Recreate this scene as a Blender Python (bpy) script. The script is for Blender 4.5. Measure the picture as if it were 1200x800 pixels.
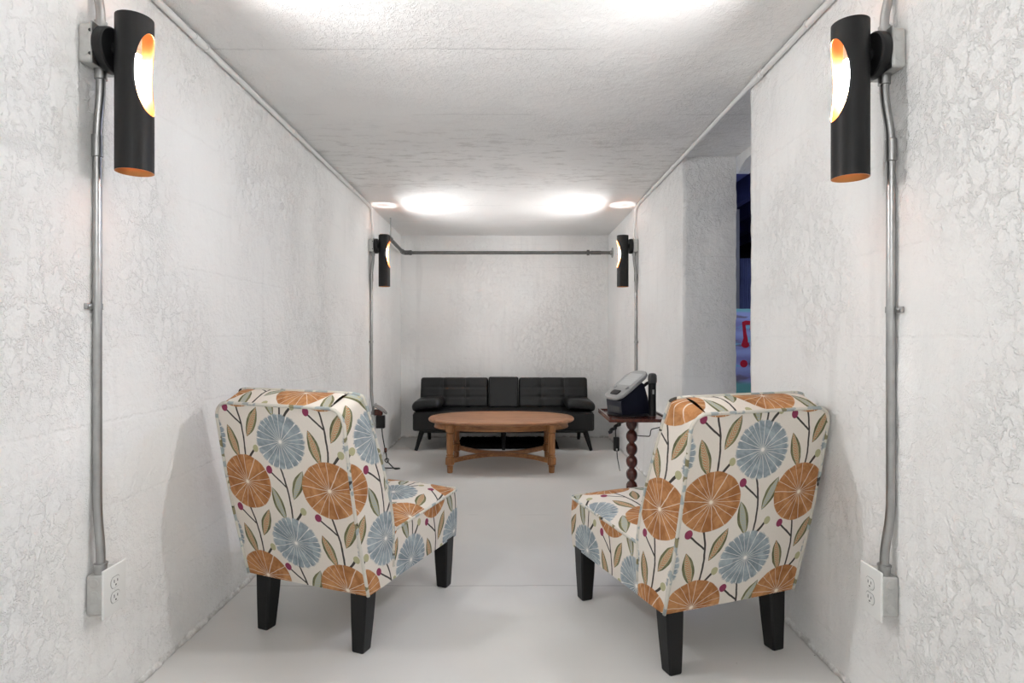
import bpy, bmesh, math, random
from mathutils import Vector, Matrix, noise

# ------------------------------------------------------------------ scene, camera, light
for o in list(bpy.data.objects):
    bpy.data.objects.remove(o)
S = bpy.context.scene
COL = S.collection
PI = math.pi
S.view_settings.view_transform = 'Standard'
S.view_settings.look = 'None'
S.view_settings.gamma = 1.0
S.view_settings.use_curve_mapping = False
S.view_settings.exposure = 0.0
BULB = 1200.0                    # radiance of each sconce bulb
FILL_GLOBE = 71.0                     # radiance of the added fill globe, unseen behind the viewpoint

cam_d = bpy.data.cameras.new('camera')
cam_d.sensor_width = 36.0
cam_d.lens = 680.0 / 1200.0 * 36.0
cam_d.shift_x = 3.0 / 1200.0
cam_d.shift_y = -7.0 / 1200.0
cam_d.clip_start = 0.02
cam = bpy.data.objects.new('camera', cam_d)
cam.location = (0, 0, 1.05)
cam.rotation_euler = (PI / 2, 0, 0)
COL.objects.link(cam)
S.camera = cam

W = bpy.data.worlds.new('world')
S.world = W
W.use_nodes = True
W.node_tree.nodes['Background'].inputs[0].default_value = (0.02, 0.02, 0.025, 1)
W.node_tree.nodes['Background'].inputs[1].default_value = 0.2
try:
    S.cycles.diffuse_bounces = 5
    S.cycles.max_bounces = 8
    S.cycles.adaptive_threshold = 0.02
except Exception:
    pass

XL, XR, YB, YF = -1.114, 1.0176, 5.965, -2.3
def ceil_z(y):
    return 2.115 - max(0.0, (y - 1.8)) * 0.0090

# ------------------------------------------------------------------ helpers
def link(o, parent=None):
    COL.objects.link(o)
    if parent is not None:
        o.parent = parent
    return o

def mesh(name, verts, faces, mat, parent=None, smooth=True, uvs=None, fix=True, angle=None):
    me = bpy.data.meshes.new(name)
    me.from_pydata([tuple(v) for v in verts], [], faces)
    if uvs is not None:
        lay = me.uv_layers.new(name='UVMap')
        k = 0
        for p in me.polygons:
            for li in p.loop_indices:
                lay.data[li].uv = uvs[k]
                k += 1
    if fix and uvs is None:
        bm = bmesh.new(); bm.from_mesh(me)
        bmesh.ops.recalc_face_normals(bm, faces=bm.faces)
        bm.to_mesh(me); bm.free()
    me.materials.append(mat)
    if smooth:
        me.polygons.foreach_set('use_smooth', [True] * len(me.polygons))
        if angle is not None:
            try:
                me.set_sharp_from_angle(angle=math.radians(angle))
            except Exception:
                pass
    o = bpy.data.objects.new(name, me)
    return link(o, parent)

def thing(name, label, cat, loc=(0, 0, 0), rotz=0.0, group=None):
    o = bpy.data.objects.new(name, None)
    o.empty_display_size = 0.05
    link(o)
    o.location = loc
    o.rotation_euler = (0, 0, rotz)
    return tag(o, label, cat, group)

def tag(o, label, cat, group=None):
    o['label'] = label
    o['category'] = cat
    if group:
        o['group'] = group
    return o

def structure(o):
    o['kind'] = 'structure'
    return o

class Geo:
    """collects pieces of one part"""
    def __init__(s):
        s.v = []; s.f = []
    def add(s, vf, M=None):
        v, f = vf
        n = len(s.v)
        s.v += [(M @ Vector(p)) if M is not None else Vector(p) for p in v]
        s.f += [tuple(i + n for i in q) for q in f]
        return s
    def out(s, name, mat, parent=None, smooth=True, angle=40):
        return mesh(name, s.v, s.f, mat, parent, smooth, angle=angle)

def rbox(sx, sy, sz, r, c=(0, 0, 0), n=None, k=3, deform=None):
    """rounded box with half sizes, corner radius r; n = (nx,ny,nz) inner divisions"""
    n = n or (1, 1, 1)
    h = (sx, sy, sz)
    def axis(a):
        inner = h[a] - r
        pts = []
        if r > 1e-6:
            for i in range(k):
                pts.append((-inner, -math.cos(0.0) * 0 - (1 - i / k)))
        for i in range(n[a] + 1):
            pts.append((-inner + 2 * inner * i / n[a], 0.0))
        if r > 1e-6:
            for i in range(1, k + 1):
                pts.append((inner, i / k))
        return pts
    ax = [axis(0), axis(1), axis(2)]
    key = {}; V = []; F = []
    def vert(ix, iy, iz):
        q = (ix, iy, iz)
        if q in key:
            return key[q]
        b = [ax[0][ix], ax[1][iy], ax[2][iz]]
        base = Vector((b[0][0], b[1][0], b[2][0]))
        off = Vector([math.tan(b[i][1] * PI / 4) if abs(b[i][1]) < 1 else math.copysign(1, b[i][1]) for i in range(3)])
        # spherify
        m = max(abs(off.x), abs(off.y), abs(off.z))
        if m > 0 and r > 1e-6:
            off = off.normalized() * r
        p = base + off
        if deform:
            p = deform(p)
        key[q] = len(V)
        V.append(Vector(p) + Vector(c))
        return key[q]
    L = [len(a) - 1 for a in ax]
    for (a, b, d) in ((0, 1, 2), (1, 2, 0), (2, 0, 1)):
        for end in (0, L[d]):
            for i in range(L[a]):
                for j in range(L[b]):
                    q = []
                    for (di, dj) in ((0, 0), (1, 0), (1, 1), (0, 1)):
                        idx = [0, 0, 0]
                        idx[a] = i + di; idx[b] = j + dj; idx[d] = end
                        q.append(vert(*idx))
                    if end == 0:
                        q.reverse()
                    if len(set(q)) == 4:
                        F.append(tuple(q))
    return V, F

def box(x0, x1, y0, y1, z0, z1, r=0.0):
    if r <= 0:
        V = [(x, y, z) for z in (z0, z1) for y in (y0, y1) for x in (x0, x1)]
        F = [(0, 2, 3, 1), (4, 5, 7, 6), (0, 1, 5, 4), (2, 6, 7, 3), (0, 4, 6, 2), (1, 3, 7, 5)]
        return [Vector(p) for p in V], F
    return rbox((x1 - x0) / 2, (y1 - y0) / 2, (z1 - z0) / 2, r,
                ((x0 + x1) / 2, (y0 + y1) / 2, (z0 + z1) / 2), k=2)

def fillet(pts, r, n=6):
    pts = [Vector(p) for p in pts]
    out = [pts[0]]
    for i in range(1, len(pts) - 1):
        a, b, c = pts[i - 1], pts[i], pts[i + 1]
        u = (a - b); w = (c - b)
        rr = min(r, u.length * .48, w.length * .48)
        p0 = b + u.normalized() * rr; p1 = b + w.normalized() * rr
        for k in range(n + 1):
            t = k / n
            out.append((1 - t) ** 2 * p0 + 2 * t * (1 - t) * b + t * t * p1)
    out.append(pts[-1])
    return out

def tube(pts, r, n=10, cap=True, closed=False):
    pts = [Vector(p) for p in pts]
    m = len(pts)
    V = []; F = []
    T = []
    for i in range(m):
        if closed:
            t = pts[(i + 1) % m] - pts[i - 1]
        else:
            t = pts[min(i + 1, m - 1)] - pts[max(i - 1, 0)]
        T.append(t.normalized() if t.length > 1e-9 else Vector((0, 0, 1)))
    up = Vector((0, 0, 1)) if abs(T[0].z) < .9 else Vector((1, 0, 0))
    nrm = (up - T[0] * up.dot(T[0])).normalized()
    for i in range(m):
        nrm = (nrm - T[i] * nrm.dot(T[i]))
        nrm = nrm.normalized() if nrm.length > 1e-6 else Vector((1, 0, 0))
        b = T[i].cross(nrm)
        rr = r[i] if isinstance(r, (list, tuple)) else r
        for k in range(n):
            a = 2 * PI * k / n
            V.append(pts[i] + (nrm * math.cos(a) + b * math.sin(a)) * rr)
    for i in range(m if closed else m - 1):
        j = (i + 1) % m
        for k in range(n):
            l = (k + 1) % n
            F.append((i * n + k, i * n + l, j * n + l, j * n + k))
    if cap and not closed:
        F.append(tuple(range(n))[::-1])
        F.append(tuple((m - 1) * n + k for k in range(n)))
    return V, F

def lathe(prof, n=24, M=None, cap=True, phase=0.0):
    """profile of (radius, z), revolved about z"""
    V = []; F = []
    for (r, z) in prof:
        for k in range(n):
            a = 2 * PI * k / n + phase
            V.append(Vector((r * math.cos(a), r * math.sin(a), z)))
    for i in range(len(prof) - 1):
        for k in range(n):
            l = (k + 1) % n
            F.append((i * n + k, i * n + l, (i + 1) * n + l, (i + 1) * n + k))
    if cap:
        F.append(tuple(range(n))[::-1])
        F.append(tuple((len(prof) - 1) * n + k for k in range(n)))
    if M is not None:
        V = [M @ v for v in V]
    return V, F

def prism(poly, z0, z1, M=None):
    n = len(poly)
    V = [Vector((p[0], p[1], z0)) for p in poly] + [Vector((p[0], p[1], z1)) for p in poly]
    F = [tuple(range(n))[::-1], tuple(range(n, 2 * n))]
    for i in range(n):
        j = (i + 1) % n
        F.append((i, j, n + j, n + i))
    if M is not None:
        V = [M @ v for v in V]
    return V, F

def axis_to(d, loc=(0, 0, 0)):
    """matrix taking local z to direction d"""
    q = Vector(d).normalized().to_track_quat('Z', 'Y')
    return Matrix.Translation(Vector(loc)) @ q.to_matrix().to_4x4()

# ------------------------------------------------------------------ materials
class NB:
    def __init__(s, name):
        s.mat = bpy.data.materials.new(name)
        s.mat.use_nodes = True
        s.t = s.mat.node_tree
        s.N = s.t.nodes
        s.bsdf = s.N['Principled BSDF']
    def put(s, sock, v):
        if isinstance(v, bpy.types.NodeSocket):
            s.t.links.new(v, sock)
        elif v is not None:
            if hasattr(sock.default_value, '__len__') and not hasattr(v, '__len__'):
                sock.default_value = [v] * len(sock.default_value)
            elif hasattr(sock.default_value, '__len__') and len(sock.default_value) == 4 and len(v) == 3:
                sock.default_value = (*v, 1)
            else:
                sock.default_value = v
    def m(s, op, a, b=None, c=None, clamp=False):
        n = s.N.new('ShaderNodeMath'); n.operation = op; n.use_clamp = clamp
        for i, v in enumerate((a, b, c)):
            if v is not None:
                s.put(n.inputs[i], v)
        return n.outputs[0]
    def mix(s, fac, a, b):
        n = s.N.new('ShaderNodeMix'); n.data_type = 'RGBA'
        s.put(n.inputs[0], fac); s.put(n.inputs[6], a); s.put(n.inputs[7], b)
        return n.outputs[2]
    def noise(s, vec, scale, detail=3, rough=.5, dist=0.0):
        n = s.N.new('ShaderNodeTexNoise')
        n.inputs['Scale'].default_value = scale; n.inputs['Detail'].default_value = detail
        n.inputs['Roughness'].default_value = rough; n.inputs['Distortion'].default_value = dist
        s.put(n.inputs['Vector'], vec)
        return n.outputs[0]
    def voro(s, vec, scale, feature='DISTANCE_TO_EDGE', rnd=1.0):
        n = s.N.new('ShaderNodeTexVoronoi'); n.feature = feature
        n.inputs['Scale'].default_value = scale
        n.inputs['Randomness'].default_value = rnd
        s.put(n.inputs['Vector'], vec)
        return n.outputs['Distance']
    def ramp(s, f, a, b):
        n = s.N.new('ShaderNodeMapRange'); n.interpolation_type = 'SMOOTHSTEP'
        s.put(n.inputs[0], f); n.inputs[1].default_value = a; n.inputs[2].default_value = b
        return n.outputs[0]
    def coord(s, kind='Object'):
        return s.N.new('ShaderNodeTexCoord').outputs[kind]
    def worldpos(s):
        return s.N.new('ShaderNodeNewGeometry').outputs['Position']
    def mapping(s, vec, scale=(1, 1, 1), rot=(0, 0, 0), loc=(0, 0, 0)):
        n = s.N.new('ShaderNodeMapping')
        n.inputs['Scale'].default_value = scale; n.inputs['Rotation'].default_value = rot
        n.inputs['Location'].default_value = loc
        s.put(n.inputs['Vector'], vec)
        return n.outputs[0]
    def sep(s, vec):
        n = s.N.new('ShaderNodeSeparateXYZ'); s.put(n.inputs[0], vec)
        return n.outputs
    def bump(s, height, strength=.5, dist=.01, normal=None):
        n = s.N.new('ShaderNodeBump')
        n.inputs['Strength'].default_value = strength; n.inputs['Distance'].default_value = dist
        s.put(n.inputs['Height'], height)
        if normal is not None:
            s.put(n.inputs['Normal'], normal)
        return n.outputs[0]
    def fin(s, color=None, rough=None, metal=None, normal=None, spec=None, emit=None, estr=None, coat=None):
        b = s.bsdf.inputs
        s.put(b['Base Color'], color); s.put(b['Roughness'], rough); s.put(b['Metallic'], metal)
        if normal is not None: s.put(b['Normal'], normal)
        s.put(b['Specular IOR Level'], spec)
        if emit is not None:
            s.put(b['Emission Color'], emit); s.put(b['Emission Strength'], estr)
        s.put(b['Coat Weight'], coat)
        return s.mat

def plain(name, col, rough=.5, metal=0.0, spec=.5, var=.06, scale=30, bump=0.0, bscale=200, coat=None):
    n = NB(name)
    c = n.coord()
    f = n.noise(c, scale, 3)
    a = tuple(max(0, x * (1 - var)) for x in col); b = tuple(min(1, x * (1 + var)) for x in col)
    nr = None
    if bump:
        nr = n.bump(n.noise(c, bscale, 2), bump, .002)
    return n.fin(n.mix(f, a, b), rough, metal, nr, spec, coat=coat)

def plaster(name, base, relief=1.0, joints=True, stain=.12, streak=False):
    n = NB(name)
    p = n.worldpos()
    x, y, z = n.sep(p)
    bn = n.N.new('ShaderNodeTexNoise'); bn.inputs['Scale'].default_value = 2.1; bn.inputs['Detail'].default_value = 2
    n.put(bn.inputs['Vector'], p)
    big = bn.outputs[0]
    patch = n.ramp(big, .30, .72)
    rn = n.N.new('ShaderNodeTexNoise'); rn.inputs['Scale'].default_value = 22; rn.inputs['Detail'].default_value = 4
    rn.inputs['Roughness'].default_value = .66
    n.put(rn.inputs['Vector'], p)
    rough_n = rn.outputs[0]
    # trowel ridges and drips: thin warped ridges, only inside patches
    wv = n.mapping(p, (1.0, 1.0, .55), (0.3, 0.25, 0.1))
    vadd = n.N.new('ShaderNodeVectorMath'); vadd.operation = 'MULTIPLY_ADD'
    n.put(vadd.inputs[0], rn.outputs['Color']); vadd.inputs[1].default_value = (.10, .10, .10); n.put(vadd.inputs[2], wv)
    edge = n.voro(vadd.outputs[0], 23)
    ridge = n.m('SUBTRACT', 1.0, n.ramp(edge, 0.0, .10))
    ridge = n.m('MULTIPLY', ridge, n.m('MULTIPLY', patch, rough_n))
    h = n.m('MULTIPLY', rough_n, n.m('MULTIPLY_ADD', patch, .55, .75))
    h = n.m('MULTIPLY_ADD', ridge, .75, h)
    col = n.mix(n.ramp(big, .3, .75), base, tuple(b * (1 - stain) for b in base))
    col = n.mix(n.m('MULTIPLY', ridge, .09), col, tuple(b * .75 for b in base))
    pit = n.ramp(rough_n, .66, .76)
    col = n.mix(n.m('MULTIPLY', pit, .10), col, tuple(b * .62 for b in base))
    if streak:   # vertical weather streaks
        st = n.m('MULTIPLY', n.ramp(n.noise(n.mapping(p, (9, 9, .9)), 1.0, 3, .65), .52, .75), n.ramp(big, .60, .42))
        col = n.mix(n.m('MULTIPLY', st, .22), col, tuple(b * .66 for b in base))
    if joints:   # board marks of the formwork, broken by noise
        fr = n.m('FRACT', n.m('MULTIPLY', n.m('MULTIPLY_ADD', rough_n, .022, z), 1 / .235))
        d = n.m('ABSOLUTE', n.m('SUBTRACT', fr, .5))
        ln = n.m('SUBTRACT', 1.0, n.ramp(d, .004, .030))
        ln = n.m('MULTIPLY', ln, n.ramp(big, .50, .42))
        h = n.m('MULTIPLY_ADD', ln, -.09, h)
        col = n.mix(n.m('MULTIPLY', ln, .05), col, tuple(b * .6 for b in base))
        # grime where wall and floor meet
        low = n.m('SUBTRACT', 1.0, n.ramp(n.m('MULTIPLY_ADD', rough_n, .06, z), .030, .052))
        col = n.mix(n.m('MULTIPLY', low, .6), col, (.34, .32, .29))
    else:        # ceiling: board marks run across
        fr = n.m('FRACT', n.m('MULTIPLY', n.m('MULTIPLY_ADD', rough_n, .03, y), 1 / .62))
        d = n.m('ABSOLUTE', n.m('SUBTRACT', fr, .5))
        ln = n.m('SUBTRACT', 1.0, n.ramp(d, .002, .010))
        ln = n.m('MULTIPLY', ln, n.ramp(big, .46, .56))
        h = n.m('MULTIPLY_ADD', ln, -.3, h)
        col = n.mix(n.m('MULTIPLY', ln, .3), col, tuple(b * .5 for b in base))
        # blotchy, thinly painted band further in
        band = n.m('MULTIPLY', n.ramp(y, 2.7, 3.3), n.m('SUBTRACT', 1.0, n.ramp(y, 3.9, 4.4)))
        bl = n.ramp(n.noise(n.mapping(p, (2.2, 7, 1)), 3.2, 4, .72), .50, .66)
        col = n.mix(n.m('MULTIPLY', n.m('MULTIPLY', bl, band), .5), col, (.55, .54, .52))
    return n.fin(col, .75, 0, n.bump(h, .66 * relief, .0145), .2)

M_WALL = plaster('white_painted_plaster', (.90, .897, .885), 1.0, True, .03, True)
M_CEIL = plaster('white_painted_concrete_ceiling', (.895, .892, .88), .75, False, .04)

def floor_mat():
    n = NB('grey_floor_paint')
    p = n.worldpos(); x, y, z = n.sep(p)
    big = n.noise(p, 1.3, 4, .55)
    col = n.mix(n.ramp(big, .3, .7), (.69, .682, .662), (.645, .638, .62))
    sp = n.ramp(n.voro(p, 9, 'F1'), .035, .012)
    col = n.mix(n.m('MULTIPLY', sp, n.ramp(n.noise(p, 4, 2), .55, .60)), col, (.16, .15, .14))
    sp2 = n.ramp(n.voro(n.mapping(p, loc=(3.3, 1.7, 0)), 6, 'F1'), .03, .012)
    col = n.mix(n.m('MULTIPLY', sp2, n.ramp(n.noise(p, 3, 2), .58, .62)), col, (.8, .8, .78))
    ln = None
    for (y0, wd, m0) in ((2.437, .0022, .30), (3.40, .0016, .50)):
        d = n.m('ABSOLUTE', n.m('SUBTRACT', n.m('MULTIPLY_ADD', n.noise(p, 5, 4), .02, y), y0 + .01))
        l = n.m('SUBTRACT', 1.0, n.ramp(d, wd * .4, wd * 1.6))
        l = n.m('MULTIPLY', l, n.ramp(n.noise(n.mapping(p, (1, .1, 1)), 3.1, 2), m0, m0 + .05))
        ln = l if ln is None else n.m('MAXIMUM', ln, l)
    col = n.mix(n.m('MULTIPLY', ln, .55), col, (.14, .135, .125))
    h = n.m('MULTIPLY_ADD', n.noise(p, 3.0, 3), .6, n.m('MULTIPLY', n.noise(p, 60, 3), .05))
    h = n.m('MULTIPLY_ADD', ln, -.15, h)
    rg = n.m('MULTIPLY_ADD', n.noise(p, 2.5, 3), .16, .36)
    return n.fin(col, rg, 0, n.bump(h, .25, .012), .4)
M_FLOOR = floor_mat()

M_BLACKTUBE = plain('black_powder_coat', (.012, .012, .0125), .45, 0, .28, .1, 60, .05, 900)
M_COPPER = plain('copper_lining', (.62, .27, .095), .38, 1.0, .5, .08, 20)
M_GALV = plain('galvanised_steel', (.40, .40, .395), .34, 1.0, .5, .2, 26)
M_BOXST = plain('stamped_steel_box', (.56, .56, .545), .52, .8, .5, .15, 60, .1, 150)
M_PAINTPIPE = plain('white_painted_conduit', (.80, .80, .785), .4, 0.0, .5, .07, 18)
M_PLATE = plain('white_plastic_plate', (.80, .80, .78), .30, 0, .5, .02, 8)
M_SLOT = plain('dark_slot', (.02, .02, .02), .6)
M_IRON = plain('grey_iron_pipe', (.16, .16, .155), .42, .7, .5, .35, 22, .2, 60)
M_LEG = plain('black_lacquered_wood', (.007, .007, .0075), .36, 0, .28, .15, 40, .08, 120)
M_LEATHER = plain('black_faux_leather', (.009, .0095, .010), .36, 0, .34, .12, 30, .25, 420)
M_BLACKPL = plain('black_plastic', (.010, .010, .011), .35, 0, .35, .1, 40)
M_NAVY = plain('dark_navy_plastic', (.013, .015, .028), .38, 0, .5, .1, 40)
M_GREYPL = plain('grey_plastic', (.36, .36, .355), .38, 0, .5, .05, 40)
M_DKGREY = plain('charcoal_mesh', (.05, .05, .052), .55, 0, .5, .2, 300)
M_CORD = plain('black_rubber_cord', (.015, .015, .015), .5)
M_RUG = plain('black_shag', (.006, .006, .006), .95, 0, .1, .4, 120)

def bulb_mat():
    n = NB('lit_bulb')
    return n.fin((1, 1, 1), .3, emit=(.985, .985, .99), estr=BULB)
M_BULB = bulb_mat()

def screen_mat():
    n = NB('pale_display')
    p = n.coord(); x, y, z = n.sep(p)
    ln = n.m('GREATER_THAN', n.m('FRACT', n.m('MULTIPLY', y, 90)), .6)
    c = n.mix(n.m('MULTIPLY', ln, .18), (.62, .63, .62), (.35, .37, .40))
    return n.fin(c, .2, 0, None, .5)
M_SCREEN = screen_mat()

def wood(name, light, dark, scale=1.0, rough=.35, axis=0, coat=None):
    n = NB(name)
    c = n.coord()
    sc = [9 * scale] * 3; sc[axis] = .9 * scale
    v = n.mapping(c, sc)
    w = n.noise(v, 3.0, 6, .62, 1.4)
    fine = n.noise(n.mapping(c, [60 * scale if i != axis else 4 * scale for i in range(3)]), 3, 3, .6)
    f = n.ramp(n.m('MULTIPLY_ADD', fine, .35, n.m('MULTIPLY', w, .75)), .34, .74)
    col = n.mix(f, dark, light)
    return n.fin(col, rough, 0, n.bump(fine, .08, .002), .5, coat=coat)
M_OAK = wood('golden_oak', (.42, .19, .068), (.17, .062, .02), 1.0, .34, 0)
M_OAKLEG = wood('golden_oak_upright', (.42, .19, .066), (.19, .072, .022), 1.0, .38, 2)
M_OAKTOP = wood('worn_oak_top', (.46, .225, .11), (.24, .10, .045), .9, .42, 0)
M_MAHOG = wood('red_brown_mahogany', (.115, .028, .016), (.045, .010, .007), 1.2, .22, 2, .3)

# ---- printed fabric: flowers, leaves, stems and berries from node maths on metre-scaled UVs
def fabric():
    n = NB('floral_printed_cotton')
    uv = n.N.new('ShaderNodeUVMap').outputs[0]
    TW, TH = .340, .358
    # slight hand-drawn wobble
    nw = n.N.new('ShaderNodeTexNoise'); nw.inputs['Scale'].default_value = 26; nw.inputs['Detail'].default_value = 2
    n.put(nw.inputs['Vector'], uv)
    va = n.N.new('ShaderNodeVectorMath'); va.operation = 'MULTIPLY_ADD'
    n.put(va.inputs[0], nw.outputs['Color']); va.inputs[1].default_value = (.006, .006, 0); n.put(va.inputs[2], uv)
    u, v, _ = n.sep(va.outputs[0])
    wash = n.ramp(n.noise(uv, 20, 5, .65, .8), .32, .70)
    grain = n.noise(uv, 130, 3, .6)
    col = n.mix(grain, (.70, .645, .575), (.755, .70, .63))
    def wrap(p, c, T):
        f = n.m('FRACT', n.m('MULTIPLY_ADD', p, 1 / T, .5 - c / T + 8))
        return n.m('MULTIPLY_ADD', f, T, -T / 2)
    def rot(cx, cy, ang):
        a = wrap(u, cx, TW); b = wrap(v, cy, TH)
        ca, sa = math.cos(ang), math.sin(ang)
        lu = n.m('MULTIPLY_ADD', a, ca, n.m('MULTIPLY', b, sa))
        lv = n.m('MULTIPLY_ADD', b, ca, n.m('MULTIPLY', a, -sa))
        return lu, lv
    def soft(d, w=900):
        return n.m('MULTIPLY', d, w, clamp=True)
    def paint(mask, c):
        nonlocal col
        col = n.mix(mask, col, c)
    DARK = (.052, .045, .040)
    def stem(x0, y0, x1, y1, bulge, w):
        cx, cy = (x0 + x1) / 2, (y0 + y1) / 2
        L = math.hypot(x1 - x0, y1 - y0) / 2
        lu, lv = rot(cx, cy, math.atan2(y1 - y0, x1 - x0))
        q = n.m('MULTIPLY', lu, 1 / L)
        k = n.m('SUBTRACT', 1.0, n.m('MULTIPLY', q, q))
        d = n.m('ABSOLUTE', n.m('SUBTRACT', lv, n.m('MULTIPLY', k, bulge)))
        mk = n.m('MULTIPLY', soft(n.m('SUBTRACT', w, d)), soft(n.m('SUBTRACT', L, n.m('ABSOLUTE', lu))))
        paint(mk, DARK)
    def dot(cx, cy, rx, ry, c):
        a = wrap(u, cx, TW); b = wrap(v, cy, TH)
        a = n.m('MULTIPLY', a, 1 / rx); b = n.m('MULTIPLY', b, 1 / ry)
        r = n.m('SQRT', n.m('MULTIPLY_ADD', a, a, n.m('MULTIPLY', b, b)))
        paint(soft(n.m('SUBTRACT', 1.0, r), 14), c)
    def leaf(cx, cy, ang, L, Wd, inner):
        lu, lv = rot(cx, cy, ang)
        q = n.m('MULTIPLY', lu, 1 / L)
        k = n.m('SUBTRACT', 1.0, n.m('MULTIPLY', q, q))
        w = n.m('MULTIPLY', k, Wd)
        al = n.m('ABSOLUTE', lv)
        OL = n.mix(wash, (.085, .09, .042), (.205, .20, .105))
        paint(soft(n.m('SUBTRACT', w, al)), OL)
        inn = n.m('SUBTRACT', n.m('MULTIPLY', w, .58), al)
        paint(soft(inn), (.43, .40, .26))
        sf = n.m('FRACT', n.m('MULTIPLY', n.m('SUBTRACT', lu, n.m('MULTIPLY', al, 1.1)), 1 / .0085))
        bar = n.m('LESS_THAN', n.m('ABSOLUTE', n.m('SUBTRACT', sf, .5)), .22)
        paint(n.m('MULTIPLY', soft(n.m('SUBTRACT', n.m('MULTIPLY', w, .50), al)), bar), inner)
    def flower(cx, cy, rx, ry, nr, ca, cb, ray, rw, rag):
        a = n.m('MULTIPLY', wrap(u, cx, TW), 1 / rx); b = n.m('MULTIPLY', wrap(v, cy, TH), 1 / ry)
        r = n.m('SQRT', n.m('MULTIPLY_ADD', a, a, n.m('MULTIPLY', b, b)))
        an = n.m('ARCTAN2', b, a)
        ph = n.m('MULTIPLY_ADD', an, nr / (2 * PI), n.m('MULTIPLY', n.m('SINE', n.m('MULTIPLY', an, 3.0)), .28))
        ph = n.m('MULTIPLY_ADD', n.m('SINE', n.m('MULTIPLY_ADD', an, 2.0, 1.3)), .25, ph)
        fr = n.m('ABSOLUTE', n.m('SUBTRACT', n.m('FRACT', n.m('ADD', ph, 20.0)), .5))
        edge = 1.0
        if rag:
            edge = n.m('MULTIPLY_ADD', n.m('MULTIPLY', fr, fr), -.12, n.m('MULTIPLY_ADD', grain, .16, .93))
        mk = soft(n.m('SUBTRACT', edge, r), 40 if not rag else 16)
        body = n.mix(wash, ca, cb)
        body = n.mix(n.m('MULTIPLY', n.ramp(r, .55, .0), .35), body, tuple(x * .72 for x in ca))
        paint(mk, body)
        d = n.m('MULTIPLY', n.m('SUBTRACT', .5, fr), r)
        lim = rw
        if rag:
            lim = n.m('MULTIPLY_ADD', n.ramp(r, .78, .95), rw * 1.1, rw)
        rm = n.m('MULTIPLY', soft(n.m('SUBTRACT', lim, d), 22), mk)
        rm = n.m('MAXIMUM', rm, soft(n.m('SUBTRACT', .085, r), 30))
        paint(rm, ray)
    for (fx, fy, inner) in ((0.0, 0.0, (.50, .185, .08)), (.49 * TW, -.575 * TH, (.33, .39, .43))):
        stem(fx - .012, fy - .085, fx + .004, fy - .290, .013, .0040)
        stem(fx + .004, fy - .155, fx - .056, fy - .106, .0, .0036)
        stem(fx + .012, fy - .285, fx + .052, fy - .240, .0, .0050)
        leaf(fx + .052, fy - .145, math.radians(64), .060, .0205, inner)
        leaf(fx - .040, fy - .218, math.radians(108), .062, .0210, inner)
        dot(fx - .060, fy - .100, .0135, .0150, (.25, .04, .09))
        dot(fx + .058, fy - .236, .0125, .0140, (.42, .40, .235))
    flower(0, 0, .106, .098, 18, (.31, .125, .042), (.52, .255, .105), (.80, .73, .63), .040, False)
    flower(.49 * TW, -.575 * TH, .101, .095, 22, (.195, .24, .265), (.37, .42, .445), (.80, .77, .72), .044, True)
    weave = n.noise(uv, 900, 2)
    h = n.m('MULTIPLY_ADD', n.noise(uv, 12, 2), .8, n.m('MULTIPLY', weave, .12))
    return n.fin(col, .78, 0, n.bump(h, .25, .004), .22)
M_FABRIC = fabric()

def piping_mat():
    n = NB('printed_cotton_piping')
    c = n.coord()
    f = n.noise(c, 24, 2, .5)
    col = n.mix(n.ramp(f, .52, .57), (.62, .59, .52), (.34, .38, .38))
    col = n.mix(n.ramp(n.noise(c, 23, 2), .60, .63), col, (.23, .21, .12))
    col = n.mix(n.ramp(n.noise(n.mapping(c, loc=(4, 2, 7)), 19, 2), .66, .68), col, (.05, .045, .04))
    return n.fin(col, .75, 0, None, .2)
M_PIPING = piping_mat()

# ------------------------------------------------------------------ the room
def vnoise(p, amp):
    a = noise.noise_vector(Vector((p.x * 1.1 + 5, p.y * 1.1, p.z * 1.1)))
    b = noise.noise_vector(Vector((p.x * 7, p.y * 7 + 3, p.z * 7)))
    c = noise.noise_vector(Vector((p.x * 19, p.y * 19, p.z * 19 + 9)))
    return (a * .5 + b * .50 + c * .35) * amp

def steps(stops):
    """[(coordinate, step), ...] -> list of coordinates"""
    out = [stops[0][0]]
    for (a, st), (b, _) in zip(stops, stops[1:]):
        k = max(1, round((b - a) / st))
        out += [a + (b - a) * (i + 1) / k for i in range(k)]
    return out

class Patch:
    def __init__(s):
        s.V = []; s.F = []; s.key = {}
    def vert(s, p, amp):
        k = (round(p.x, 4), round(p.y, 4), round(p.z, 4))
        if k not in s.key:
            s.key[k] = len(s.V)
            s.V.append(p + vnoise(p, amp))
        return s.key[k]
    def grid(s, fn, us, vs, amp=.006, flip=False):
        idx = [[s.vert(Vector(fn(u, v)), amp) for v in vs] for u in us]
        for i in range(len(us) - 1):
            for j in range(len(vs) - 1):
                q = (idx[i][j], idx[i + 1][j], idx[i + 1][j + 1], idx[i][j + 1])
                s.F.append(q[::-1] if flip else q)
    def out(s, name, mat):
        o = mesh(name, s.V, s.F, mat, None, True, fix=False)
        return structure(o)

ZS = steps([(-.03, .05), (.02, .016), (2.16, .016)])
pl = Patch()
pl.grid(lambda y, z: (XL, y, z), steps([(YF, .2), (.8, .02), (3.2, .028), (YB + .03, .03)]), ZS, .006)
pl.grid(lambda x, z: (x, YF, z), [XL, XL - .12], [ZS[0], ZS[-1]], 0)
pl.out('wall_left', M_WALL)

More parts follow.
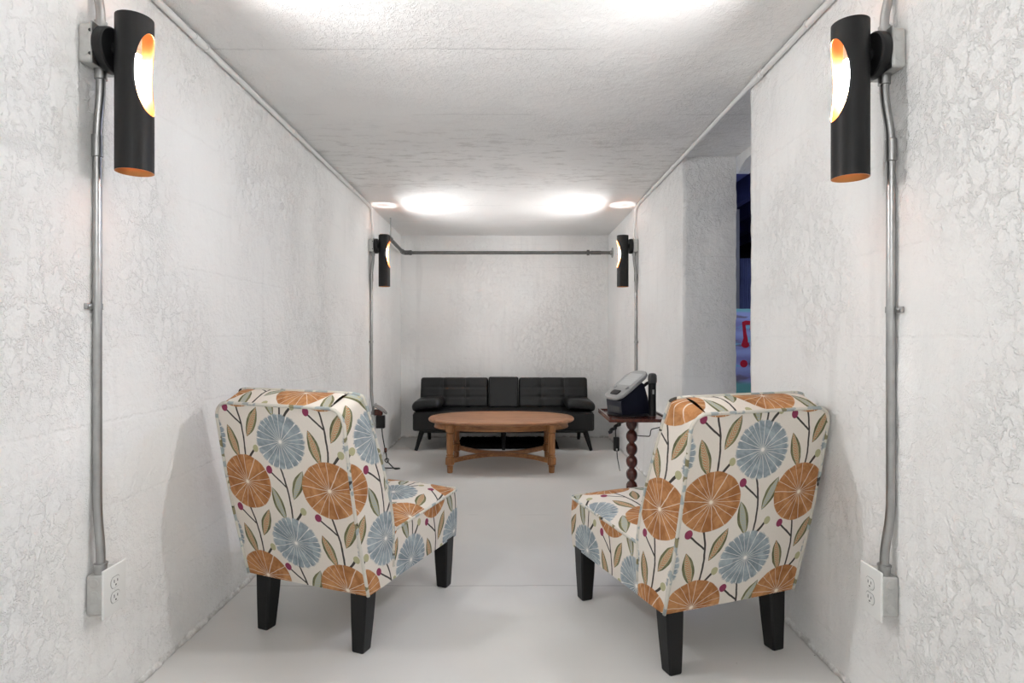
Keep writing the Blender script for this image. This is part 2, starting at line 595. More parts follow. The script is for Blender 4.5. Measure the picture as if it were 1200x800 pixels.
OY0, OY1, OX = 2.445, 3.41, 1.329
pn = Patch()
pn.grid(lambda y, z: (XR, y, z), steps([(YF, .2), (.8, .02), (OY0, .02)]), ZS, .006, True)
pn.grid(lambda x, z: (x, OY0, z), steps([(XR, .03), (OX, .03)]), ZS, .006, True)
pn.grid(lambda y, z: (OX, y, z), steps([(YF, .3), (OY0, .3)]), [ZS[0], 2.36], .0)
pn.out('wall_right_near', M_WALL)
pf = Patch()
pf.grid(lambda y, z: (XR, y, z), steps([(OY1, .028), (YB + .03, .03)]), ZS, .006, True)
pf.grid(lambda x, z: (x, OY1, z), steps([(XR, .02), (OX, .02)]), ZS, .009)
pf.grid(lambda y, z: (OX, y, z), steps([(OY1, .2), (8.2, .4)]), [ZS[0], 2.36], .0)
pf.out('wall_right_far', M_WALL)
pb = Patch()
pb.grid(lambda x, z: (x, YB, z), steps([(XL - .04, .024), (XR + .04, .024)]), ZS, .007)
pb.out('wall_back', M_WALL)
pw = Patch()
pw.grid(lambda x, z: (x, YF, z), steps([(XL - .04, .3), (XR + .04, .3)]), [ZS[0], 1.0, ZS[-1]], .0, True)
pw.out('wall_front', M_WALL)
pc = Patch()
pc.grid(lambda x, y: (x, y, ceil_z(y)), steps([(XL - .03, .028), (OX + .02, .028)]),
        steps([(YF - .03, .2), (1.2, .026), (YB + .05, .03)]), .006, True)
pc.out('ceiling', M_CEIL)
fl = Patch()
fl.grid(lambda x, y: (x, y, 0), [XL - .06, XR, 4.2], [YF - .06, 8.2], 0)
fl.out('floor', M_FLOOR)

# rough plaster bead where the side walls meet the floor
def bead(name, xw, sg, y0, y1):
    V = []; F = []
    ys = steps([(y0, .012), (y1, .012)])
    prof = [(-.012, -.004), (.010, -.004), (.016, .004), (.013, .012), (.006, .022), (-.004, .036), (-.012, .040)]
    for y in ys:
        k = .55 + .9 * max(0.0, noise.noise(Vector((y * 6, xw, 0))) + .25) + .5 * noise.noise(Vector((y * 31, xw, 2)))
        k = max(.10, min(1.2, k)) * .62
        for (a, z) in prof:
            q = Vector((xw + sg * (a if a < 0 else a * k), y, z * (k if z > 0 else 1)))
            V.append(q + noise.noise_vector(q * 70) * .0030)
    m = len(prof)
    for i in range(len(ys) - 1):
        for k in range(m):
            l = (k + 1) % m
            F.append((i * m + k, i * m + l, i * m + m + l, i * m + m + k))
    structure(mesh(name, V, F, M_WALL))
bead('baseboard_left', XL, 1, 1.0, YB)
bead('baseboard_right_near', XR, -1, 1.0, OY0)
bead('baseboard_right_far', XR, -1, OY1, YB)

# lintel at the back of the opening, with a rough rounded corner
lp = [(-.50, .10), (-.50, -.055), (-.46, -.055), (-.42, -.035), (-.36, -.012), (-.2, 0), (.50, .006), (.50, .10)]
lm = Matrix.Translation((OX + .03, (OY0 + OY1) / 2, ceil_z(3) - .045)) @ Matrix(((0, 0, 1, 0), (-1, 0, 0, 0), (0, 1, 0, 0), (0, 0, 0, 1)))
o = mesh('trim_1', *prism(lp, -.02, .055, lm), M_WALL, smooth=False)
structure(o)

# ------------------------------------------------------------------ room beyond the opening
M_NIGHT = plain('navy_black_board', (.010, .011, .022), .6, 0, .3, .3, 6)
M_JOIST = plain('dark_blue_painted_timber', (.045, .052, .16), .5, 0, .4, .25, 8)
M_POST = plain('grey_painted_post', (.20, .19, .18), .6, 0, .4, .1, 8)
M_CURT = plain('blue_violet_curtain_cloth', (.13, .15, .27), .8, 0, .2, .2, 12)
sr = Patch()
sr.grid(lambda x, y: (x, y, 2.36), [OX, 4.2], [YF, 8.2], 0, True)
sr.out('ceiling_side_room', M_NIGHT)
for nm, fn, a, b, fp in (('wall_side_room_far', lambda x, z: (x, 8.2, z), [OX, 4.2], [0, 2.36], False),
                         ('wall_side_room_outer', lambda y, z: (4.2, y, z), [YF, 8.2], [0, 2.36], True),
                         ('wall_side_room_near', lambda x, z: (x, YF, z), [OX, 4.2], [0, 2.36], True)):
    q = Patch(); q.grid(fn, a, b, 0, fp); q.out(nm, M_NIGHT)
for i, x in enumerate((1.60, 1.90, 2.20, 2.50, 2.80)):
    j = mesh('ceiling_joist', *box(x - .03, x + .03, .2, 8.19, 2.15 - .02 * (i % 2), 2.35), M_JOIST, smooth=False)
    tag(j, ['dark blue ceiling joist nearest the doorway in the dark room', 'second dark blue joist beyond the doorway',
            'third dark blue joist in from the doorway', 'fourth dark blue joist in from the doorway',
            'dark blue ceiling joist farthest from the doorway'][i], 'joist', 'dark joists of the side room')
def mural_mat():
    n = NB('spray_painted_panel')
    p = n.worldpos(); x, y, z = n.sep(p)
    w = n.m('MULTIPLY_ADD', n.noise(n.mapping(p, (1.5, 1, 6)), 2.0, 3), .12, z)
    s1 = n.m('SINE', n.m('MULTIPLY', w, 46.0))
    col = n.mix(n.m('MULTIPLY_ADD', s1, .5, .5, clamp=True), (.25, .24, .42), (.36, .40, .62))
    col = n.mix(n.ramp(n.noise(n.mapping(p, (2, 1, 9), loc=(1, 0, 3)), 1.6, 3), .52, .62), col, (.20, .16, .20))
    col = n.mix(n.ramp(n.noise(n.mapping(p, (2, 1, 12), loc=(5, 0, 1)), 2.0, 3), .58, .66), col, (.22, .50, .58))
    col = n.mix(n.ramp(z, 1.225, 1.255), col, (.20, .46, .42))
    col = n.mix(n.ramp(z, .70, .655), col, (.16, .42, .34))
    return n.fin(col, .6, 0, None, .3)
MX0, MX1, MY = 1.34, 2.75, 4.60
t = thing('graffiti_panel', 'lavender and blue spray painted panel with red music note beyond the doorway', 'panel', ((MX0 + MX1) / 2, MY, 0))
M_MURAL = mural_mat()
mesh('board', *box(-(MX1 - MX0) / 2, (MX1 - MX0) / 2, 0, .03, 0, 1.262, .004), M_MURAL, t)
M_RED = plain('red_spray_paint', (.50, .012, .03), .5, 0, .4, .15, 30)
def mural_px(px, py):
    return ((px - 597) * MY / 680 - (MX0 + MX1) / 2, 1.05 - (py - 393) * MY / 680)
def flat_blob(pts, name):
    poly = [mural_px(*p) for p in pts]
    V = [(a, -.002, b) for a, b in poly] + [(a, .001, b) for a, b in poly]
    k = len(poly)
    F = [tuple(range(k)), tuple(range(k, 2 * k))[::-1]] + [(i, (i + 1) % k, k + (i + 1) % k, k + i) for i in range(k)]
    return mesh(name, V, F, M_RED, t, False)
g = [(869.6, 377), (874, 375.4), (880, 376), (882, 378.5), (881.4, 386), (878.6, 386.2), (879, 380.4), (873.6, 380.6), (874.6, 390), (876.4, 398)]
head = [(873.4 + 4.7 * math.cos(a), 403.6 + 3.9 * math.sin(a)) for a in [math.radians(q) for q in range(-50, 236, 22)]]
flat_blob(g + head + [(871.2, 396)], 'music_note')['label'] = 'red spray painted music note'
flat_blob([(871.6 + 4.4 * math.cos(a), 426 + 4.4 * math.sin(a)) for a in [k * PI / 8 for k in range(16)]], 'paint_dot')['label'] = 'red spray painted dot'
for k, (cx, cy) in enumerate(((902, 392), (905, 424))):
    flat_blob([(cx + 4.4 * math.cos(a), cy + 4.2 * math.sin(a)) for a in [k * PI / 8 for k in range(16)]], 'paint_dot')
o = mesh('timber_post', *box(1.90, 1.985, 5.0, 5.085, 0, 2.14, .006), M_POST)
tag(o, 'grey timber post standing behind the painted panel', 'post')
cv = []
for i in range(33):
    x = 2.00 + .11 * i / 32
    cv.append((x, 5.05 + .018 * math.sin(i * 1.15)))
V = []; F = []
for (x, y) in cv:
    V += [(x, y, .4), (x, y, 1.72), (x, y + .006, 1.72), (x, y + .006, .4)]
for i in range(32):
    a, b = i * 4, i * 4 + 4
    for q in range(4):
        r_ = (q + 1) % 4
        F.append((a + q, a + r_, b + r_, b + q))
F += [(0, 1, 2, 3), (128, 131, 130, 129)]
o = mesh('hanging_cloth', V, F, M_CURT)
tag(o, 'narrow blue violet cloth hanging beside the grey post', 'curtain')
t = thing('added_fill_tube', 'added unseen blue white fill tube in the dark side room', 'light', (2.35, 3.80, 2.10))  # fill light added out of view to brighten the painted panel
mesh('housing', *box(-.03, .03, -.34, .34, .02, .26, .006), M_BLACKPL, t)
nb = NB('cool_fill_glow')
mesh('tube', *tube([(0, -.32, 0), (0, .32, 0)], .016, 10), nb.fin((1, 1, 1), .4, emit=(.62, .70, 1.0), estr=190.0), t)

# ------------------------------------------------------------------ sconces
def place_name(side, where):
    return {(-1, 'near'): 'left wall nearest the camera', (1, 'near'): 'right wall nearest the camera',
            (-1, 'far'): 'left wall near the sofa', (1, 'far'): 'right wall near the sofa'}[(side, where)]

TR = .0455
def tube_shell(r, z0, z1, zc, hh, depth, n=44):
    """open tube about z, scooped on the +x side"""
    rows = [z0 + (zc - hh - z0) * i / 6 for i in range(6)] + [zc - hh * math.cos(PI * i / 36) for i in range(37)] + \
           [zc + hh + (z1 - zc - hh) * i / 3 for i in range(1, 4)]
    V = []; F = []
    for z in rows:
        tt = (z - zc) / hh
        th = 0.0
        if abs(tt) < 1:
            xc = 1 - depth * (1 - tt * tt) ** .9
            th = math.acos(max(-1, min(1, xc)))
        for k in range(n + 1):
            a = th + (2 * PI - 2 * th) * k / n
            V.append(Vector((r * math.cos(a), r * math.sin(a), z)))
    for i in range(len(rows) - 1):
        for k in range(n):
            a = i * (n + 1) + k
            F.append((a, a + 1, a + n + 2, a + n + 1))
    return V, F, len(rows), n

def sconce(side, xw, y, ztop, where):
    inw = -side
    H = .408
    zc = -.150; hh = .108
    off = .116
    t = thing('wall_sconce', 'black tube wall sconce with copper lined cutout on the ' + place_name(side, where), 'sconce',
              (xw, y, ztop), 0 if side < 0 else PI, 'black tube sconces on the side walls')
    Mx = Matrix.Translation((off, 0, 0))
    # outer and inner skins joined by rims
    Vo, Fo, nr, n = tube_shell(TR, -H, 0, zc, hh, .46)
    Vi, Fi, _, _ = tube_shell(TR - .0022, -H, 0, zc, hh, .46)
    G = Geo(); G.add((Vo, Fo), Mx)
    o = mesh('tube', G.v, G.f, M_BLACKTUBE, t, True, fix=False)
    G = Geo(); G.add((Vi, [f[::-1] for f in Fi]), Mx)
    k0 = len(G.v)
    G.v += [Mx @ p for p in Vo]
    w = n + 1
    for k in range(n):            # rims at both ends
        G.f.append((k, k + 1, k0 + k + 1, k0 + k))
        b = (nr - 1) * w
        G.f.append((b + k, b + k + 1, k0 + b + k + 1, k0 + b + k))
    for i in range(nr - 1):       # rim of the cutout
        for e in (0, n):
            a = i * w + e; b = a + w
            G.f.append((a, b, k0 + b, k0 + a))
    mesh('copper_lining', G.v, G.f, M_COPPER, t, True, fix=False)
    # round wall canopy and short arm
    zc2 = -.085
    M2 = axis_to((1, 0, 0), (.040, 0, zc2))
    mesh('canopy', *lathe([(.030, 0), (.057, .0), (.059, .003), (.059, .022), (.055, .026), (.03, .0265)], 36, M2), M_BLACKTUBE, t, angle=35)
    mesh('arm', *tube([(.062, 0, zc2), (off - TR + .004, 0, zc2)], .020, 16), M_BLACKTUBE, t, angle=40)
    # bulb holder on a small bridge inside the tube
    G = Geo()
    G.add(lathe([(.012, 0), (.0165, .002), (.0165, .012), (.0148, .014), (.0165, .016), (.0165, .028), (.0148, .030), (.0165, .032), (.0165, .050), (.012, .052)], 20),
          Matrix.Translation((off, 0, zc + .052)))
    G.add(box(off - TR + .002, off + .001, -.006, .006, zc + .088, zc + .094))
    G.out('lamp_holder', M_GREYPL, t)
    prof = [(.003, -.030), (.011, -.027), (.0175, -.019), (.0200, -.008), (.0195, .006), (.016, .022), (.0125, .036), (.0115, .048)]
    b = mesh('bulb', *lathe(prof, 14, Matrix.Translation((off, 0, zc + .006))), M_BULB, t)
    b['label'] = 'glowing white bulb'
    # steel box on the wall
    jb = thing('junction_box', 'galvanised junction box behind the sconce on the ' + place_name(side, where), 'junction box',
               (xw, y, ztop + zc2), 0 if side < 0 else PI, 'junction boxes of the sconces')
    mesh('box', *rbox(.020, .051, .051, .010, (.0195, 0, 0), k=3), M_BOXST, jb, angle=50)
    mesh('rim', *rbox(.0018, .054, .054, .0016, (.0385, 0, 0), k=2), M_GALV, jb)
    for yy in (-.025, .025):
        for s2 in (-1, 1):
            mesh('knockout', *lathe([(.0105, 0), (.0105, .0009), (.009, .0012)], 20, axis_to((0, s2, 0), (.020, s2 * .0508, yy))), M_BOXST, jb, angle=40)
    for zz in (-.030, .030):
        mesh('screw', *lathe([(.004, 0), (.004, .002), (.002, .0028)], 12, axis_to((0, -1, 0), (.034, -.0505, zz))), M_SLOT, jb)
    return t

SC = []
for (side, xw, yn, zn, yf, zf) in ((-1, XL, 1.545, 1.892, 4.63, 1.848), (1, XR, 1.535, 1.874, 4.62, 1.845)):
    SC.append((side, xw, yn, zn, 'near')); SC.append((side, xw, yf, zf, 'far'))
for a in SC:
    sconce(*a)

# added fill light: glowing globe out of view behind the viewpoint, for frontal light
gy = -1.35
t = thing('added_fill_globe', 'added unseen fill globe under the ceiling behind the camera', 'lamp', (-.05, gy, ceil_z(gy)))
mesh('base', *lathe([(.075, -.030), (.080, -.026), (.080, -.002), (.07, .004)], 28), M_PLATE, t, angle=40)
gp = [(.052 + 0 * i, -.034) for i in range(1)] + [(.115 * math.sin(a), -.138 + .115 * math.cos(a)) for a in [PI * (.16 + .83 * i / 14) for i in range(15)]]
nbg = NB('fill_globe_glow')
mesh('globe', *lathe(gp[::-1], 20), nbg.fin((.9, .9, .9), .3, emit=(.97, .985, 1.0), estr=FILL_GLOBE), t)

# ------------------------------------------------------------------ conduits, outlets
def strap(parent, side, y, z, horiz=False, dx=.0125):
    """one-hole strap around a pipe; parent frame has +x pointing into the room"""
    G = Geo()
    G.add(lathe([(.0114, -.008), (.0134, -.008), (.0134, .008), (.0114, .008)], 18), Matrix.Translation((dx, 0, 0)))
    G.add(box(.001, .0095, .010, .034, -.008, .008, .001))
    G.add(lathe([(.0055, 0), (.0055, .002), (.003, .0035)], 12, axis_to((1, 0, 0), (.0095, .025, 0))))
    R = Matrix.Translation((0, y, z))
    if side < 0:
        R = R @ Matrix.Diagonal((1, -1, 1, 1))
    if horiz:
        R = Matrix.Translation((0, y, z)) @ Matrix.Rotation(PI / 2 if side < 0 else PI / 2, 4, 'X')
    o = mesh('strap', [R @ v for v in G.v], G.f, M_GALV, parent, True, angle=40)
    return o

PR = .0112
def vertical(side, xw, y, zt, zb, where, ztop_box=None):
    """pipe from junction box down to outlet"""
    rz = 0 if side < 0 else PI
    t = thing('conduit', 'bare steel conduit from sconce down to outlet on the ' + place_name(side, where), 'conduit', (xw, y, zb), rz, 'steel conduits on the side walls')
    h = zt - zb
    sy = 1
    pts = fillet([(.026, 0, h), (.026, 0, h - .06), (.0125, .006 * sy, h - .16), (.0125, .006 * sy, .16), (.026, 0, .06), (.026, 0, 0)], .05, 5)
    mesh('pipe', *tube(pts, PR, 14), M_GALV, t, angle=40)
    for z in (h - .012, .012):
        mesh('connector', *lathe([(.0125, -.014), (.0150, -.013), (.0150, .010), (.0170, .011), (.0170, .015), (.012, .016)], 16, Matrix.Translation((.026, 0, z))), M_GALV, t, angle=40)
    strap(t, side, .006, h * .53 if where != 'far' else h * .45)
    mesh('coupling', *lathe([(.0112, -.030), (.0138, -.028), (.0138, .028), (.0112, .030)], 14, Matrix.Translation((.0125, .006, h - .20))), M_GALV, t, angle=40)
    return t

def upper(side, xw, y, z0, where):
    rz = 0 if side < 0 else PI
    zt = ceil_z(y) - .018
    t = thing('conduit', 'short steel conduit rising from sconce to ceiling pipe on the ' + place_name(side, where), 'conduit', (xw, y, z0), rz, 'short risers above the sconces')
    h = zt - z0
    mesh('pipe', *tube(fillet([(.026, 0, 0), (.026, 0, .05), (.0125, .004, .12), (.0125, .004, h - .012)], .04, 5), PR, 14), M_GALV, t, angle=40)
    mesh('connector', *lathe([(.0125, -.002), (.0170, -.001), (.0170, .004), (.0150, .005), (.0150, .026), (.012, .027)], 16, Matrix.Translation((.026, 0, 0))), M_GALV, t, angle=40)

def outlet(side, xw, y, z, where, label=None):
    rz = 0 if side < 0 else PI
    sgn = 1 if side < 0 else -1
    t = thing('wall_outlet', label or ('white outlet plate on a steel box low on the ' + place_name(side, where)), 'outlet', (xw, y, z), rz, 'outlets low on the side walls')
    mesh('box', *rbox(.0215, .042, .052, .005, (.0215, 0, 0), k=2), M_BOXST, t, angle=50)
    for s2 in (-1, 1):
        for zz in (-.032, 0, .032):
            mesh('knockout', *lathe([(.0122, -.0006), (.0122, .0005), (.0108, .0014), (.002, .0014)], 22, axis_to((0, s2, 0), (.022, s2 * .042, zz))), M_BOXST, t, angle=30)
    mesh('cover_plate', *rbox(.0033, .0455, .065, .003, (.0463, 0, 0), k=3), M_PLATE, t)
    for zz in (-.020, .020):
        poly = []
        for k in range(28):
            a = 2 * PI * k / 28
            poly.append((.0172 * math.cos(a), max(-.0138, min(.0138, .0172 * math.sin(a)))))
        r = mesh('receptacle', *prism(poly, 0, .0022, Matrix.Translation((.0492, 0, zz)) @ Matrix(((0, 0, 1, 0), (1, 0, 0, 0), (0, 1, 0, 0), (0, 0, 0, 1)))), M_PLATE, t, angle=40)
        mesh('gasket_line', *tube([(.0497, 1.07 * p[0], zz + 1.07 * p[1]) for p in poly], .0009, 6, closed=True), M_GREYPL, r)
        for (yy, hh) in ((-.0065, .0042), (.0065, .0034)):
            mesh('slot', *box(.0500, .0517, yy - .0012, yy + .0012, zz + .003 - hh, zz + .003 + hh), M_SLOT, r, smooth=False)
        mesh('slot', *lathe([(.0026, 0), (.0026, .0017)], 12, axis_to((1, 0, 0), (.0500, 0, zz - .0075))), M_SLOT, r)
    mesh('screw', *lathe([(.0035, 0), (.0033, .0012), (.001, .0016)], 12, axis_to((1, 0, 0), (.0494, 0, 0))), M_PLATE, t)
    return t

OZ = .366
for (side, xw, y, zt, where) in SC:
    zb = zt - .085
    vertical(side, xw, y, zb - .051, OZ + .052, where)
    if where == 'near':
        upper(side, xw, y, zb + .051, where)
        outlet(side, xw, y + .022, OZ, where)
    else:
        outlet(side, xw, y + .01, OZ, where)

def ceiling_run(side, xw, yfar, zbox):
    rz = 0 if side < 0 else PI
    sg = 1 if side < 0 else -1            # local y -> world y
    t = thing('ceiling_conduit', ('white painted conduit along the left wall under the ceiling' if side < 0 else
              'white painted conduit along the right wall crossing above the doorway'), 'conduit', (xw, 0, 0), rz, 'painted conduits under the ceiling')
    def P(x, y, z): return (x, y * sg, z)
    zc = lambda y: ceil_z(y) - (.020 if side < 0 else .018)
    pts = [P(.014, y, zc(y)) for y in (-2.2, 0, 1.0, 1.8, 2.6, 3.4, 4.2)] + [P(.014, yfar - .10, zc(yfar - .1)), P(.014, yfar, zc(yfar) - .012), P(.016, yfar + .004, zbox + .15), P(.026, yfar, zbox + .05), P(.026, yfar, zbox)]
    path = pts[:6] + fillet(pts[6:], .09, 7)
    mesh('pipe', *tube(path, PR, 14), M_PAINTPIPE, t, angle=40)
    for y in ((2.05, 3.75) if side < 0 else (2.35, 4.0)):
        a = Vector(P(.014, y - .028, zc(y - .028))); b = Vector(P(.014, y + .028, zc(y + .028)))
        mesh('coupling', *tube([a, b], .0142, 14), M_PAINTPIPE, t, angle=40)
    for y in ((2.10, 2.95, 4.05) if side < 0 else (1.95, 2.30, 3.55, 4.2)):
        G = Geo()
        c = Vector(P(.014, y, zc(y)))
        ring = [c + Vector((.0135 * math.cos(a), 0, .0135 * math.sin(a))) for a in [k * PI / 6 for k in range(-3, 7)]]
        for e in range(len(ring) - 1):
            G.add(tube([ring[e], ring[e + 1]], .0028, 6))
        G.add(tube([c + Vector((-.012, 0, .0135)), c + Vector((-.012, 0, .018))], .004, 6))
        G.out('strap', M_PAINTPIPE, t)
ceiling_run(-1, XL, 4.63, 1.848 - .085 + .051)
ceiling_run(1, XR, 4.62, 1.845 - .085 + .051)

# ------------------------------------------------------------------ iron pipe across the end of the room
PZ, PY = 1.866, 5.72
t = thing('iron_pipe', 'grey iron pipe running across the room before the back wall', 'pipe', (0, PY, PZ))
xe = -1.045
mesh('pipe', *tube([(xe, 0, 0), (XR - .02, 0, 0)], .0155, 14), M_IRON, t, angle=40)
mesh('side_pipe', *tube([(xe, 0, 0), (xe, -.72, .034)], .0165, 14), M_IRON, t, angle=40)
mesh('elbow', *tube(fillet([(xe + .07, 0, 0), (xe, 0, 0), (xe, -.07, .0045)], .035, 6), .0225, 14), M_IRON, t, angle=40)
mesh('wall_elbow', *tube(fillet([(xe, -.68, .032), (xe, -.74, .035), (XL + .004, -.74, .035)], .035, 6), .0205, 14), M_IRON, t, angle=40)
for x in (xe + .07, .775):
    mesh('collar', *lathe([(.016, -.014), (.0235, -.012), (.0245, 0), (.0235, .012), (.016, .014)], 16, axis_to((1, 0, 0), (x, 0, 0))), M_IRON, t, angle=40)
mesh('union_nut', *lathe([(.017, -.013), (.029, -.012), (.029, .012), (.017, .013)], 6, axis_to((1, 0, 0), (.775, 0, 0))), M_IRON, t, smooth=False)
mesh('sleeve', *tube([(.80, 0, 0), (.90, 0, 0)], .0185, 14), M_IRON, t, angle=40)
mesh('flange', *lathe([(.015, -.026), (.022, -.024), (.024, -.008), (.050, -.006), (.050, .0), (.02, .002)], 28, axis_to((1, 0, 0), (XR - .001, 0, 0))), M_GALV, t, angle=40)
G = Geo()
zz = .034 * .62 / .72
G.add(tube([(xe, -.62, zz + .014), (xe, -.62, ceil_z(5.1) - PZ + .004)], .006, 8))
G.add(tube([(xe + .021 * math.cos(a), -.62, zz + .021 * math.sin(a)) for a in [k * PI / 8 for k in range(16)]], .0035, 6, closed=True))
G.out('hanger', M_GALV, t)

# ------------------------------------------------------------------ slipper chairs
def chair(label, loc, rz):
    t = thing('slipper_chair', label, 'chair', (loc[0], loc[1], 0), rz, 'floral slipper chairs')
    HW = .256
    def lerp(a, b, k): return a + (b - a) * k
    def rear(h):           # (y, z)
        return (lerp(-.032, -.172, h) - .010 * math.sin(PI * h), lerp(.200, .826, h))
    fpts = [(.112, .200), (.112, .30), (.110, .40), (.085, .50), (.048, .60), (.006, .70), (-.034, .79), (-.062, .845), (-.074, .864)]
    def front(h):
        k = h * (len(fpts) - 1); i = min(int(k), len(fpts) - 2); f = k - i
        return (lerp(fpts[i][0], fpts[i + 1][0], f), lerp(fpts[i][1], fpts[i + 1][1], f))
    H0 = .915
    def hw(h):
        b = HW + .006 * h
        if h > H0:
            q = (h - H0) / (1 - H0)
            b -= .050 * (1 - math.sqrt(max(0, 1 - q * q)))
        return b
    hs = [H0 * i / 16 for i in range(17)] + [H0 + (1 - H0) * math.sin(PI / 2 * i / 8) for i in range(1, 9)]
    us = [-1 + 2 * i / 14 for i in range(15)]
    V = []; F = []; UV = []
    def addgrid(P, uvf, flip):
        base = len(V)
        nr, nc = len(P), len(P[0])
        for row in P:
            V.extend(row)
        for i in range(nr - 1):
            for j in range(nc - 1):
                q = [(i, j), (i, j + 1), (i + 1, j + 1), (i + 1, j)]
                if flip: q.reverse()
                F.append(tuple(base + a * nc + b for a, b in q))
                UV.extend(uvf(a, b) for a, b in q)
    # rear panel, softly crowned
    P = []
    for h in hs:
        y, z = rear(h)
        P.append([Vector((u * hw(h), y - .012 * (1 - u * u) * math.sin(PI * min(1, h * .9 + .1)), z)) for u in us])
    addgrid(P, lambda a, b: (us[b] * hw(hs[a]) + HW - .098, hs[a] * .640 - .012), False)
    rearP = P
    # front panel
    P = []
    for h in hs:
        y, z = front(h)
        P.append([Vector((u * hw(h), y + .018 * (1 - u * u) * math.sin(PI * min(1, h * .95 + .05)), z)) for u in us])
    addgrid(P, lambda a, b: (us[b] * hw(hs[a]) + .40, hs[a] * .68 + .12), True)
    frontP = P
    # side bands
    K = 6
    for sgn, col in ((-1, 0), (1, -1)):
        P = []
        for i, h in enumerate(hs):
            a = rearP[i][col]; b = frontP[i][col]
            P.append([a.lerp(b, k / K) + Vector((sgn * .007 * math.sin(PI * k / K) * math.sin(PI * min(1, .1 + h)), 0, 0)) for k in range(K + 1)])
        off = .002 if sgn > 0 else .0
        if sgn > 0:
            uvf = lambda a, b, P=P: (P[a][b].y - rearP[a][-1].y + .416 - .04, P[a][b].z - .212)
        else:
            uvf = lambda a, b, P=P: (-(P[a][b].y - rearP[a][0].y) + .42, P[a][b].z - .165)
        addgrid(P, uvf, sgn < 0)
    # top band
    P = []
    for k in range(K + 1):
        P.append([rearP[-1][j].lerp(frontP[-1][j], k / K) + Vector((0, 0, .010 * math.sin(PI * k / K))) for j in range(len(us))])
    addgrid(P, lambda a, b: (P[a][b].x + HW + .02, .62 + .125 * a / K), False)
    # underside
    P = [[rearP[0][j] for j in range(len(us))], [frontP[0][j] for j in range(len(us))]]
    addgrid(P, lambda a, b: (P[a][b].x, P[a][b].y), True)
    mesh('backrest', V, F, M_FABRIC, t, True, uvs=UV, angle=38)
    # piping along both edges of the band
    for PP, nm in ((rearP, 'rear'), (frontP, 'front')):
        path = [r[0] for r in PP] + PP[-1][1:-1] + [r[-1] for r in PP][::-1]
        if nm == 'front':
            path = [p for p in path if p.z > .21]
        mesh('piping', *tube(path, .0056, 8), M_PIPING, t)
    # seat
    V = []; F = []; UV = []
    SY0, SY1, SHW = .100, .622, .252
    ZB, Z0, Z1 = .197, .366, .392
    rc = .035
    ys = [SY0 + (SY1 - rc - SY0) * i / 12 for i in range(13)] + [SY1 - rc + rc * math.sin(PI / 2 * i / 6) for i in range(1, 7)]
    def shw(y):
        if y <= SY1 - rc: return SHW
        q = (y - SY1 + rc) / rc
        return SHW - rc * (1 - math.sqrt(max(0, 1 - q * q)))
    P = []
    for y in ys:
        k = (y - SY0) / (SY1 - SY0)
        z = lerp(Z0, Z1, k)
        P.append([Vector((u * shw(y), y, z + .034 * (1 - u ** 4) * (1 - (2 * k - 1) ** 6) )) for u in us])
    topP = P
    addgrid(P, lambda a, b: (topP[a][b].x + .095, topP[a][b].y - .25), False)
    ring = [r[-1] for r in topP] + topP[-1][1:-1][::-1] + [r[0] for r in topP][::-1]
    arc = [0.0]
    for a, b in zip(ring, ring[1:]):
        arc.append(arc[-1] + (b - a).length)
    rows = []
    for k in range(5):
        f = k / 4
        row = []
        for p in ring:
            q = Vector((p.x * (1 + .012 * math.sin(PI * f)), p.y + (.006 * math.sin(PI * f) if p.y > .5 else 0), lerp(p.z, ZB, f)))
            row.append(q)
        rows.append(row)
    addgrid(rows, lambda a, b: (arc[b] + .03, rows[a][b].z - .075), True)
    bot = [[Vector((u * shw(y), y, ZB)) for u in us] for y in ys]
    addgrid(bot, lambda a, b: (bot[a][b].x, bot[a][b].y), True)
    mesh('seat', V, F, M_FABRIC, t, True, uvs=UV, angle=38)
    mesh('piping', *tube(ring, .0052, 8), M_PIPING, t)
    # legs: square, tapered, rear pair raked back a little
    for (x, y, rake) in ((-.205, .012, -.012), (.205, .012, -.012), (-.220, .545, .002), (.220, .545, .002)):
        V = []; F = []
        for (z, w, yo) in ((.205, .0335, 0), (.10, .029, rake * .5), (.004, .0235, rake), (0, .0215, rake)):
            c = w * .80
            for (a, b) in ((-w, -c), (-c, -w), (c, -w), (w, -c), (w, c), (c, w), (-c, w), (-w, c)):
                V.append((x + a, y + yo + b, z))
        for i in range(3):
            for k in range(8):
                l = (k + 1) % 8
                F.append((i * 8 + k, i * 8 + l, i * 8 + 8 + l, i * 8 + 8 + k))
        F += [tuple(range(8)), tuple(range(24, 32))]
        mesh('leg', V, F, M_LEG, t, False)
    return t
chair('floral print slipper chair beside the left wall, angled toward the right', (-.685, 2.016), math.radians(-22))
chair('floral print slipper chair beside the right wall below the doorway, angled left', (.700, 1.887), math.radians(20.5))

# ------------------------------------------------------------------ futon sofa
SX = -.054
t = thing('futon_sofa', 'black faux leather futon sofa with tufted back against the back wall', 'sofa', (SX, 5.58, 0))
def tufted(w, hgt, cols, rows, amp):
    def d(p):
        fx = (p.x + w) / (2 * w) * cols; fz = (p.z + hgt) / (2 * hgt) * rows
        dx = min(abs(fx - round(fx)), .5) * 2; dz = min(abs(fz - round(fz)), .5) * 2
        inx = 0 < round(fx) < cols; inz = 0 < round(fz) < rows
        gx = math.exp(-(dx / .16) ** 2) if inx else 0
        gz = math.exp(-(dz / .16) ** 2) if inz else 0
        g = max(gx * .75, gz * .45)
        if inx and inz:
            g = max(g, math.exp(-((dx * dx + dz * dz) / .12)))
        if p.y < 0:
            p = Vector((p.x, p.y + amp * g - .006 * math.sin(PI * (p.x + w) / (2 * w)), p.z))
        return p
    return d
BW = .826
lean = math.radians(14)
